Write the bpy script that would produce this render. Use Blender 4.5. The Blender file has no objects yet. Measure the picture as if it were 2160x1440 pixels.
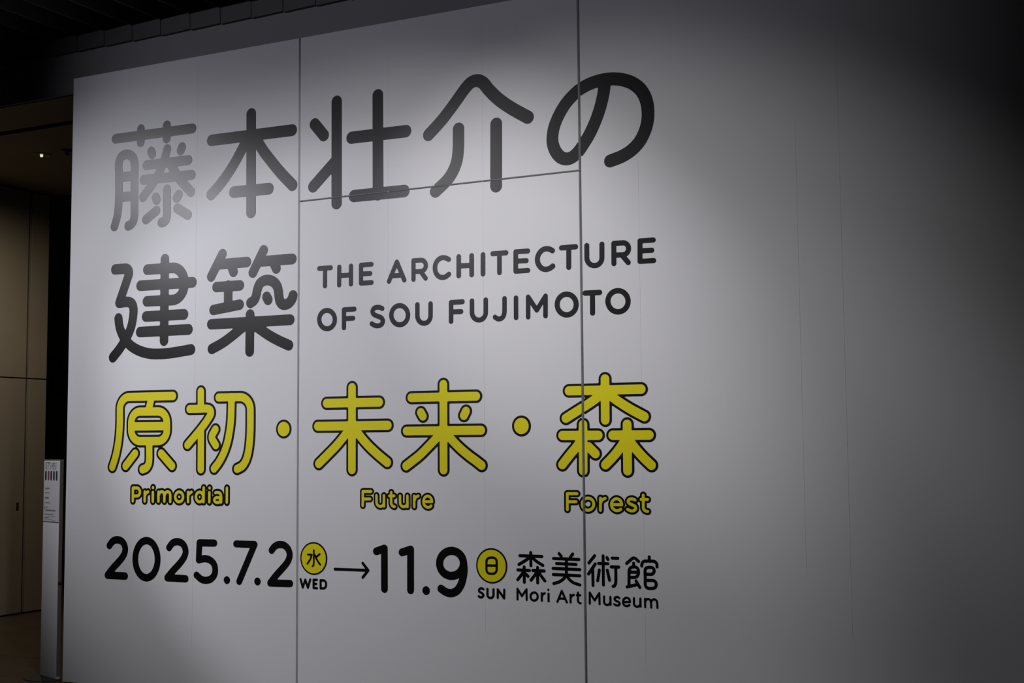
import bpy, bmesh, math
import numpy as np
from mathutils import Matrix, Vector

# ------------------------------------------------------------------ camera, world, lights, exposure
sc = bpy.context.scene
C = sc.collection
EYE, DIST = 1.55, 6.52406
cd = bpy.data.cameras.new('camera')
cd.sensor_width = 36.0
cd.lens = 36.0 * 2748.54 / 2160.0
cd.clip_start, cd.clip_end = 0.05, 200
cam = bpy.data.objects.new('camera', cd)
C.objects.link(cam)
Rt = Vector((0.89286951, 0.45024364, -0.00804301))
Up = Vector((0.04271194, -0.06689389, 0.99684547))
Fw = Vector((-0.44828531, 0.89039647, 0.07895829))
cam.matrix_world = Matrix(((Rt.x, Up.x, -Fw.x, 0), (Rt.y, Up.y, -Fw.y, -DIST), (Rt.z, Up.z, -Fw.z, EYE), (0, 0, 0, 1)))
sc.camera = cam

wd = bpy.data.worlds.new('world')
sc.world = wd
wd.use_nodes = True
wb = wd.node_tree.nodes['Background']
wb.inputs[0].default_value = (0.70, 0.78, 1.0, 1)
wb.inputs[1].default_value = 0.0

def spot(name, loc, target, energy, angle, blend, color, size):
    ld = bpy.data.lights.new(name, 'SPOT')
    ld.energy = energy; ld.spot_size = math.radians(angle); ld.spot_blend = blend
    ld.color = color; ld.shadow_soft_size = size
    o = bpy.data.objects.new(name, ld); C.objects.link(o)
    o.location = loc
    o.rotation_euler = (Vector(target) - Vector(loc)).to_track_quat('-Z', 'Y').to_euler()
    return o

# ceiling spotlights over the visitors' side, at ceiling height, all outside the picture
spot('ceiling_spot_offscreen', (-2.81, -2.89, 4.36), (-4.60, 0, 0.57), 124, 86.5, 0.56, (1.0, 0.975, 1.0), 0.05)
spot('ceiling_spot_offscreen', (-9.41, -3.96, 4.36), (-5.75, 0, 1.98), 631, 43.0, 1.00, (0.935, 0.93, 1.0), 0.05)
spot('ceiling_spot_offscreen', (-8.05, -7.50, 4.36), (-4.34, 0, 3.69), 350, 40.3, 0.83, (0.87, 0.86, 1.0), 0.05)
spot('ceiling_spot_offscreen', (-9.70, -4.63, 4.36), (-3.97, 0, 1.42), 531, 31.5, 0.48, (0.935, 0.93, 1.0), 0.05)
spot('ceiling_spot_offscreen', (-6.72, -4.13, 4.36), (-2.63, 0, 2.50), 447, 28.4, 1.00, (1.0, 0.98, 0.99), 0.05)
sc.view_settings.view_transform = 'Standard'
sc.view_settings.look = 'None'
sc.view_settings.gamma = 1.0
sc.view_settings.use_curve_mapping = False
sc.view_settings.exposure = 0.0

# ------------------------------------------------------------------ materials
def mat(name, col, rough=0.6, spec=0.5, noise=0.0, nscale=8.0, bump=0.0, bscale=200.0, metal=0.0):
    m = bpy.data.materials.new(name); m.use_nodes = True
    nt = m.node_tree; b = nt.nodes['Principled BSDF']
    b.inputs['Base Color'].default_value = (*col, 1)
    b.inputs['Roughness'].default_value = rough
    b.inputs['Specular IOR Level'].default_value = spec
    b.inputs['Metallic'].default_value = metal
    tc = nt.nodes.new('ShaderNodeTexCoord')
    if noise:
        n = nt.nodes.new('ShaderNodeTexNoise'); n.inputs['Scale'].default_value = nscale
        n.inputs['Detail'].default_value = 5
        r = nt.nodes.new('ShaderNodeValToRGB')
        r.color_ramp.elements[0].position = 0.3; r.color_ramp.elements[1].position = 0.7
        r.color_ramp.elements[0].color = (*[c * (1 - noise) for c in col], 1)
        r.color_ramp.elements[1].color = (*[min(1, c * (1 + noise)) for c in col], 1)
        nt.links.new(tc.outputs['Object'], n.inputs['Vector'])
        nt.links.new(n.outputs['Fac'], r.inputs['Fac'])
        nt.links.new(r.outputs['Color'], b.inputs['Base Color'])
    if bump:
        n2 = nt.nodes.new('ShaderNodeTexNoise'); n2.inputs['Scale'].default_value = bscale
        bp = nt.nodes.new('ShaderNodeBump'); bp.inputs['Strength'].default_value = bump
        bp.inputs['Distance'].default_value = 0.002
        nt.links.new(tc.outputs['Object'], n2.inputs['Vector'])
        nt.links.new(n2.outputs['Fac'], bp.inputs['Height'])
        nt.links.new(bp.outputs['Normal'], b.inputs['Normal'])
    return m

M = {
    'wall': mat('wall_paint', (0.74, 0.74, 0.75), 0.75, 0.25, 0.012, 1.5, 0.03, 260),
    'joint': mat('paper_joint', (0.70, 0.70, 0.71), 0.7, 0.2, 0.01, 4),
    'core': mat('wall_core', (0.30, 0.30, 0.31), 0.8, 0.2, 0.05, 6),
    'vinyl': mat('black_vinyl', (0.002, 0.002, 0.0023), 0.338, 0.23, 0.1, 3),
    'yellow': mat('yellow_vinyl', (0.81, 0.725, 0.002), 0.5, 0.22, 0.01, 3),
    'header': mat('header_board', (0.245, 0.242, 0.25), 0.7, 0.3, 0.05, 2),
    'slat': mat('slat_paint', (0.07, 0.07, 0.072), 0.55, 0.4, 0.08, 5),
    'dark': mat('ceiling_void_paint', (0.03, 0.03, 0.03), 0.9, 0.1, 0.1, 5),
    'black': mat('black_backing', (0.02, 0.02, 0.02), 0.8, 0.2, 0.1, 5),
    'soffit': mat('soffit_panel', (0.29, 0.245, 0.185), 0.6, 0.3, 0.03, 2),
    'diffuser': mat('diffuser_metal', (0.25, 0.24, 0.22), 0.5, 0.4, 0.05, 4),
    'ring': mat('downlight_ring', (0.3, 0.27, 0.2), 0.4, 0.5, 0.03, 9),
    'lens_dark': mat('downlight_well', (0.1, 0.09, 0.07), 0.3, 0.5, 0.05, 9),
    'bulb': mat('downlight_bulb', (0.9, 0.88, 0.8), 0.2, 0.6, 0.02, 9),
    'brass_dark': mat('sprinkler_metal', (0.035, 0.024, 0.018), 0.6, 0.3, 0.1, 20),
    'sidewall': mat('side_panel', (0.35, 0.315, 0.26), 0.55, 0.3, 0.04, 3),
    'farwall': mat('far_wall', (0.70, 0.61, 0.46), 0.7, 0.3, 0.02, 2),
    'ledge': mat('ledge', (0.9, 0.85, 0.7), 0.4, 0.4, 0.02, 4),
    'dark_brown': mat('far_base', (0.12, 0.08, 0.05), 0.5, 0.3, 0.1, 5),
    'relief': mat('relief_plate', (0.40, 0.32, 0.2), 0.45, 0.4, 0.06, 6),
    'facet': mat('relief_facet', (0.95, 0.9, 0.75), 0.25, 0.5, 0.02, 9),
    'grout': mat('grout', (0.02, 0.016, 0.012), 0.8, 0.2, 0.1, 30),
    'tile': mat('floor_stone', (0.08, 0.06, 0.04), 0.35, 0.4, 0.15, 3),
    'post': mat('post_metal', (0.76, 0.75, 0.75), 0.5, 0.4, 0.02, 6),
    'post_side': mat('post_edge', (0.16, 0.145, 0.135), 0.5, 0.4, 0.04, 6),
    'base': mat('post_base', (0.03, 0.035, 0.042), 0.45, 0.4, 0.1, 8),
    'sheet': mat('notice_sheet', (0.60, 0.585, 0.60), 0.6, 0.3, 0.02, 8),
    'edge': mat('sheet_edge', (0.12, 0.11, 0.11), 0.6, 0.3, 0.05, 8),
    'ink': mat('notice_ink', (0.03, 0.028, 0.035), 0.6, 0.3, 0.05, 40),
    'ink_red': mat('notice_ink_red', (0.16, 0.06, 0.06), 0.6, 0.3, 0.05, 40),
    'ink_blue': mat('notice_ink_blue', (0.03, 0.03, 0.06), 0.6, 0.3, 0.05, 40),
    'ink_grey': mat('notice_ink_grey', (0.24, 0.225, 0.23), 0.6, 0.3, 0.05, 40),
    'ink_pale': mat('notice_ink_pale', (0.36, 0.34, 0.35), 0.6, 0.3, 0.05, 40),
}

# ------------------------------------------------------------------ mesh helpers
def link(name, me, m, parent=None):
    if m is not None and not me.materials:
        me.materials.append(m)
    o = bpy.data.objects.new(name, me); C.objects.link(o)
    if parent is not None:
        o.parent = parent
        o.matrix_parent_inverse = Matrix.Translation(-parent.location) if parent.rotation_euler.z == 0 else Matrix.Identity(4)
    return o

def box_mesh(name, sx, sy, sz, bev=0.0):
    """box centred on its base corner range: x, y, z given as (lo, hi)"""
    bm = bmesh.new()
    vs = [bm.verts.new((x, y, z)) for x in sx for y in sy for z in sz]
    for f in ((0, 1, 3, 2), (4, 6, 7, 5), (0, 4, 5, 1), (2, 3, 7, 6), (0, 2, 6, 4), (1, 5, 7, 3)):
        bm.faces.new([vs[i] for i in f])
    bmesh.ops.recalc_face_normals(bm, faces=bm.faces)
    if bev:
        bmesh.ops.bevel(bm, geom=list(bm.edges), offset=bev, segments=1, affect='EDGES')
    me = bpy.data.meshes.new(name); bm.to_mesh(me); bm.free()
    return me

def box(name, sx, sy, sz, m, parent=None, bev=0.0):
    c = Vector(((sx[0] + sx[1]) / 2, (sy[0] + sy[1]) / 2, sz[0]))
    me = box_mesh(name, [v - c.x for v in sx], [v - c.y for v in sy], [v - c.z for v in sz], bev)
    o = link(name, me, m, parent)
    o.location = c
    return o

def lathe(name, prof, m, parent=None, n=32, loc=(0, 0, 0)):
    bm = bmesh.new(); rings = []
    for r, z in prof:
        rings.append([bm.verts.new((r * math.cos(2 * math.pi * i / n), r * math.sin(2 * math.pi * i / n), z)) for i in range(n)])
    for a, b in zip(rings, rings[1:]):
        for i in range(n):
            bm.faces.new((a[i], a[(i + 1) % n], b[(i + 1) % n], b[i]))
    bm.faces.new(rings[0][::-1]); bm.faces.new(rings[-1])
    bmesh.ops.recalc_face_normals(bm, faces=bm.faces)
    me = bpy.data.meshes.new(name); bm.to_mesh(me); bm.free()
    o = link(name, me, m, parent); o.location = parent.location if parent is not None else loc
    return o

def structure(o):
    o['kind'] = 'structure'
    return o

def thing(name, loc, label, cat, group=None):
    o = bpy.data.objects.new(name, None); C.objects.link(o)
    o.empty_display_size = 0.1
    o.location = loc; o['label'] = label; o['category'] = cat
    if group:
        o['group'] = group
    return o

# ------------------------------------------------------------------ the big white exhibition wall (front face on Y = 0)
SEAM1, SEAM2, HS = (-4.7572, -4.7440), (-2.8620, -2.8480), (3.0545, 3.0640)
XL, XR, TOP = -6.655, 2.6, 4.092
wall_front = structure(box('wall_front', (XL, XR), (0.034, 0.13), (0.0, TOP), M['core']))
def panel(sx, sz):
    return box('wall_panel', sx, (0.0, 0.034), sz, M['wall'], wall_front, bev=0.0012)
panel((XL, SEAM1[0]), (0.004, TOP))
panel((SEAM1[1], SEAM2[0]), (HS[1], TOP))
panel((SEAM1[1], SEAM2[0]), (0.004, HS[0]))
panel((SEAM2[1], XR), (0.004, TOP))
for x, z0, z1 in ((-5.560, 0.3, 4.05), (-3.465, 0.5, 4.0), (-2.513, 0.4, 3.3), (-1.652, 0.9, 3.2), (-1.432, 0.6, 3.6)):
    box('paper_joint', (x - 0.0011, x + 0.0011), (-0.0004, 0.002), (z0, z1), M['joint'], wall_front)
box('paper_joint', (-4.105, -4.1025), (-0.0004, 0.002), (2.2, 3.9), M['joint'], wall_front)

# ------------------------------------------------------------------ header, slatted ceiling, lower ceiling
wall_header = structure(box('wall_header', (-13.0, XR), (0.15, 0.165), (4.043, 5.2), M['header']))
box('header_return', (-13.0, XR), (0.1645, 0.185), (4.047, 4.2), M['header'], wall_header)
ceiling = structure(box('ceiling', (-13.0, XR + 2), (-8.0, 0.15), (4.78, 4.86), M['dark']))
PITCH = 0.2545
sl = box_mesh('slat', (-0.006, 0.006), (-4.0, 4.0), (0.0, 0.33), 0.001)
ep = box_mesh('end_panel', (0.0, PITCH - 0.004), (-0.012, 0.012), (0.0, 0.445), 0.001)
for k in range(-22, 30):
    x = -5.992 + PITCH * k
    s = link('slat', sl, M['slat'], ceiling); s.location = (x, -3.87, 4.44)
    e = link('end_panel', ep, M['slat'], ceiling); e.location = (x + 0.002, 0.135, 4.331)
    e.rotation_euler = (0, math.radians(-1.6), 0)

ceiling_back = structure(box('ceiling_back', (-17.0, -3.0), (0.185, 2.80), (4.17, 4.24), M['black']))
for y0, y1 in ((0.187, 0.700), (0.785, 2.043), (2.055, 2.80)):
    box('ceiling_panel', (-17.0, -3.0), (y0, y1), (4.04, 4.052), M['soffit'], ceiling_back, bev=0.002)
box('diffuser', (-11.0, -7.72), (0.778, 0.79), (4.036, 4.0405), M['diffuser'], ceiling_back)

d = thing('downlight', (-8.46, 1.424, 4.04), 'small recessed round downlight in the beige lower ceiling', 'downlight')
lathe('trim_ring', ((0.075, 0.0), (0.075, -0.006), (0.066, -0.008), (0.058, -0.004), (0.058, 0.0)), M['ring'], d)
lathe('lens', ((0.057, -0.001), (0.05, -0.003), (0.02, -0.004)), M['lens_dark'], d)
lathe('bulb', ((0.012, -0.002), (0.013, -0.016), (0.007, -0.024)), M['bulb'], d, 16)
bulb_node = M['bulb'].node_tree.nodes['Principled BSDF']
bulb_node.inputs['Emission Color'].default_value = (1.0, 0.88, 0.68, 1)          # the lit lamp seen in the ceiling
bulb_node.inputs['Emission Strength'].default_value = 0.8
spot('downlight_lamp', (-8.46, 1.424, 4.008), (-8.46, 1.424, 0.0), 85, 172, 1.0, (1.0, 0.84, 0.62), 0.02)
d = thing('sprinkler', (-8.15, 1.41, 4.04), 'dark sprinkler head hanging from the beige lower ceiling', 'sprinkler')
lathe('cover_plate', ((0.055, 0.0), (0.055, -0.004), (0.030, -0.010), (0.012, -0.012)), M['brass_dark'], d)
lathe('nozzle', ((0.013, -0.010), (0.016, -0.030), (0.026, -0.034), (0.026, -0.037), (0.008, -0.050)), M['brass_dark'], d, 20)

# ------------------------------------------------------------------ panelled side wall with the flush door
WX = -9.735
wall_left = structure(box('wall_left', (WX - 0.5, WX - 0.034), (0.19, 2.725), (0.0, 4.04), M['black']))
for sy, sz in (((0.19, 1.53), (0.014, 4.018)), ((1.555, 2.487), (2.224, 4.018)), ((2.525, 2.742), (0.014, 2.213)), ((2.525, 2.742), (2.224, 4.018))):
    box('wall_panel', (WX - 0.034, WX), sy, sz, M['sidewall'], wall_left, bev=0.002)
door_1 = structure(box('door_1', (WX - 0.034, WX), (1.555, 2.487), (0.014, 2.213), M['sidewall'], None, bev=0.002))
box('handle', (WX, WX + 0.004), (2.402, 2.430), (0.975, 1.045), M['black'], door_1, bev=0.001)

# ------------------------------------------------------------------ lit room far behind
FY = 7.68
wall_back = structure(box('wall_back', (-22.0, -3.0), (FY + 0.12, FY + 0.22), (0.0, 6.2), M['farwall']))
box('wall_panel', (-22.0, -3.0), (FY, FY + 0.12), (2.925, 6.2), M['farwall'], wall_back, bev=0.004)
box('wall_panel', (-22.0, -3.0), (FY, FY + 0.12), (0.0, 2.335), M['farwall'], wall_back, bev=0.004)
for z in (1.112, 0.886):
    box('ledge', (-15.2, -13.0), (FY - 0.018, FY), (z, z + 0.016), M['ledge'], wall_back, bev=0.002)
box('baseboard', (-22.0, -3.0), (FY - 0.01, FY), (0.0, 0.07), M['dark_brown'], wall_back)
art = thing('relief_panel', (-14.0, FY + 0.10, 2.335), 'faceted relief frieze glinting on the warm lit wall beyond the opening', 'wall relief')
box('backing', (-15.4, -12.6), (FY + 0.06, FY + 0.12), (2.335, 2.925), M['relief'], art)
FAC = ((-14.808, -14.718, 2.79, 2.878), (-14.682, -14.601, 2.706, 2.785), (-14.893, -14.812, 2.713, 2.751), (-14.534, -14.443, 2.693, 2.736),
       (-14.552, -14.484, 2.618, 2.658), (-14.894, -14.837, 2.602, 2.64), (-14.841, -14.792, 2.56, 2.6), (-14.8, -14.755, 2.515, 2.551),
       (-14.637, -14.585, 2.545, 2.588), (-14.547, -14.499, 2.423, 2.465))
for i, (x0, x1, z0, z1) in enumerate(FAC + tuple((a + 0.62, b + 0.62, c - 0.03 * (j % 3 - 1), e - 0.03 * (j % 3 - 1)) for j, (a, b, c, e) in enumerate(FAC))):
    bm = bmesh.new()
    y0, y1 = FY + 0.07, FY + 0.005
    cx = (x0 + x1) / 2
    sk = (-0.3, 0.4, -0.4, 0.35, 0.0)[i % 5] * (x1 - x0)
    bt = [bm.verts.new(p) for p in ((x0, y0, z0), (x1, y0, z0), (x1, y0, z1 + 0.05), (x0, y0, z1 + 0.05))]
    fr = [bm.verts.new(p) for p in ((x0 + sk * 0.3, y1, z0), (x1 + sk * 0.2, y1, z0 + 0.008), (x1 + sk, y1 + 0.05, z1), (x0 + sk, y1 + 0.05, z1))]
    bm.faces.new(fr)
    for a in range(4):
        bm.faces.new((bt[a], bt[(a + 1) % 4], fr[(a + 1) % 4], fr[a]))
    bmesh.ops.recalc_face_normals(bm, faces=bm.faces)
    c0 = Vector((cx, y0, z0))
    bmesh.ops.translate(bm, verts=bm.verts, vec=-c0)
    me = bpy.data.meshes.new('facet'); bm.to_mesh(me); bm.free()
    o = link('facet', me, M['facet'], art); o.location = c0
ceiling_far = structure(box('ceiling_far', (-22.0, -3.0), (2.80, FY + 0.12), (6.0, 6.1), M['soffit']))
wall_drop = structure(box('wall_drop', (-22.0, -3.0), (2.80, 2.86), (4.04, 6.0), M['soffit']))

# ------------------------------------------------------------------ floor
floor = structure(box('floor', (-22.0, 6.0), (-12.0, FY + 0.12), (-0.06, -0.004), M['grout']))
TX, TY = 2.4, 1.2
tl = box_mesh('floor_tile', (0.002, TX - 0.002), (0.003, TY - 0.003), (-0.02, 0.0), 0.0008)
for i in range(-5, 3):
    for j in range(-6, 7):
        x, y = -7.2 + TX * i, 0.655 + TY * j
        if y > FY - 0.6 or x + TX > 6.0:
            continue
        t = link('floor_tile', tl, M['tile'], floor); t.location = (x, y, 0)

# ------------------------------------------------------------------ free-standing notice post
ang = math.radians(71)
post = thing('notice_post', (0, 0, 0), 'slim grey free-standing notice post with printed sheet, beside the white wall end', 'sign post')
A0 = Vector((-6.990, 0.124, 0.0))
post.location = A0; post.rotation_euler = (0, 0, ang - math.pi / 2)
def pbox(name, sx, sy, sz, m, parent=None, bev=0.0):
    me = box_mesh(name, sx, sy, sz, bev)
    o = bpy.data.objects.new(name, me); C.objects.link(o); me.materials.append(m); o.parent = parent or post
    return o
PW, PH = 0.243, 1.466
pbox('body', (0.0, PW), (0.0, 0.027), (0.005, PH), M['post'], None, 0.0015)
pbox('side_cover', (PW, PW + 0.0012), (0.001, 0.026), (0.02, PH - 0.002), M['post_side'])
pbox('top_cap', (-0.001, PW + 0.001), (-0.0005, 0.028), (PH, PH + 0.008), M['post_side'], None, 0.001)
pbox('side_slot', (PW + 0.001, PW + 0.002), (0.002, 0.025), (0.628, 0.648), M['black'])
base = lathe('base_plate', ((0.02, 0.0), (0.165, 0.0), (0.168, 0.002), (0.165, 0.006), (0.02, 0.0065)), M['base'], None, 48)
base.parent = post; base.location = (PW / 2, 0.013, 0.0)
sheet = pbox('sheet', (0.004, PW - 0.004), (-0.0015, 0.0), (1.052, PH - 0.006), M['sheet'])
pbox('sheet_edge', (0.004, PW - 0.004), (-0.0022, 0.0), (1.046, 1.051), M['edge'], sheet)
def mark(x0, x1, z0, z1, m, nm='print_line'):
    pbox(nm, (x0, x1), (-0.0021, -0.0014), (z0, z1), m, sheet)
for i, mm in enumerate(('ink', 'ink_red', 'ink', 'ink_blue', 'ink')):      # five upright pictogram tablets
    x = 0.026 + 0.0415 * i
    bm = bmesh.new(); vs = []
    for q in range(24):
        a = 2 * math.pi * q / 24
        vs.append(bm.verts.new((0.0125 * max(-1, min(1, 1.25 * math.cos(a))), 0, 0.0335 * max(-1, min(1, 1.12 * math.sin(a))))))
    f = bm.faces.new(vs)
    r = bmesh.ops.extrude_face_region(bm, geom=[f])
    bmesh.ops.translate(bm, verts=[v for v in r['geom'] if isinstance(v, bmesh.types.BMVert)], vec=(0, -0.0008, 0))
    bmesh.ops.recalc_face_normals(bm, faces=bm.faces)
    me = bpy.data.meshes.new('tablet'); bm.to_mesh(me); bm.free()
    o = bpy.data.objects.new('tablet', me); C.objects.link(o); me.materials.append(M[mm]); o.parent = sheet
    o.location = (x + 0.008, -0.0014, 1.364)
    if i != 1:
        mark(x + 0.003, x + 0.011, 1.352, 1.378, M['ink_pale'], 'pictogram')
def seg_text(word, x, z, w, h, gap, th, m):
    """thin block capitals made from straight bars"""
    S = {'L': ((0, 0, 0, 1), (0, 0, 1, 0)), 'E': ((0, 0, 0, 1), (0, 0, 1, 0), (0, .5, .8, .5), (0, 1, 1, 1)), 'T': ((.5, 0, .5, 1), (0, 1, 1, 1)),
         "'": ((.5, .8, .5, 1),), 'S': ((0, 0, 1, 0), (1, 0, 1, .5), (0, .5, 1, .5), (0, .5, 0, 1), (0, 1, 1, 1)),
         'P': ((0, 0, 0, 1), (0, 1, 1, 1), (1, .5, 1, 1), (0, .5, 1, .5)), 'O': ((0, 0, 0, 1), (1, 0, 1, 1), (0, 0, 1, 0), (0, 1, 1, 1)), ' ': ()}
    bm = bmesh.new()
    for ch in word:
        cw = w * (0.35 if ch in "' " else 1)
        for (a, b, c, d2) in S[ch]:
            x0, x1 = x + a * cw - th / 2, x + c * cw + th / 2
            z0, z1 = z + b * h - th / 2, z + d2 * h + th / 2
            v = [bm.verts.new(p) for p in ((x0, -0.002, z0), (x1, -0.002, z0), (x1, -0.002, z1), (x0, -0.002, z1))]
            bm.faces.new(v)
        x += cw + gap
    me = bpy.data.meshes.new('lettering'); bm.to_mesh(me); bm.free()
    o = bpy.data.objects.new('lettering', me); C.objects.link(o); me.materials.append(m); o.parent = sheet
seg_text("LET'S POST", 0.026, 1.409, 0.0125, 0.042, 0.0065, 0.0032, M['ink'])
for x0, x1, zc, h, mm in ((0.028, 0.095, 1.288 - 0.012, 0.010, 'ink_grey'), (0.026, 0.100, 1.246, 0.006, 'ink_grey'), (0.026, 0.085, 1.212, 0.013, 'ink_grey'),
                          (0.026, 0.105, 1.178, 0.007, 'ink_grey'), (0.026, 0.030, 1.142, 0.026, 'ink'), (0.034, 0.070, 1.146, 0.006, 'ink_grey'),
                          (0.038, 0.190, 1.127, 0.011, 'ink_grey'), (0.024, 0.160, 1.088 + 0.012, 0.007, 'ink_grey'), (0.070, 0.195, 1.086, 0.005, 'ink_pale'),
                          (0.024, 0.090, 1.078, 0.006, 'ink_grey'), (0.024, 0.140, 1.067, 0.005, 'ink_pale'), (0.130, 0.190, 1.0585, 0.004, 'ink_pale'),
                          (0.036, 0.090, 1.4545, 0.006, 'ink_grey')):
    mark(x0, x1, zc - h / 2, zc + h / 2, M[mm])

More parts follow.
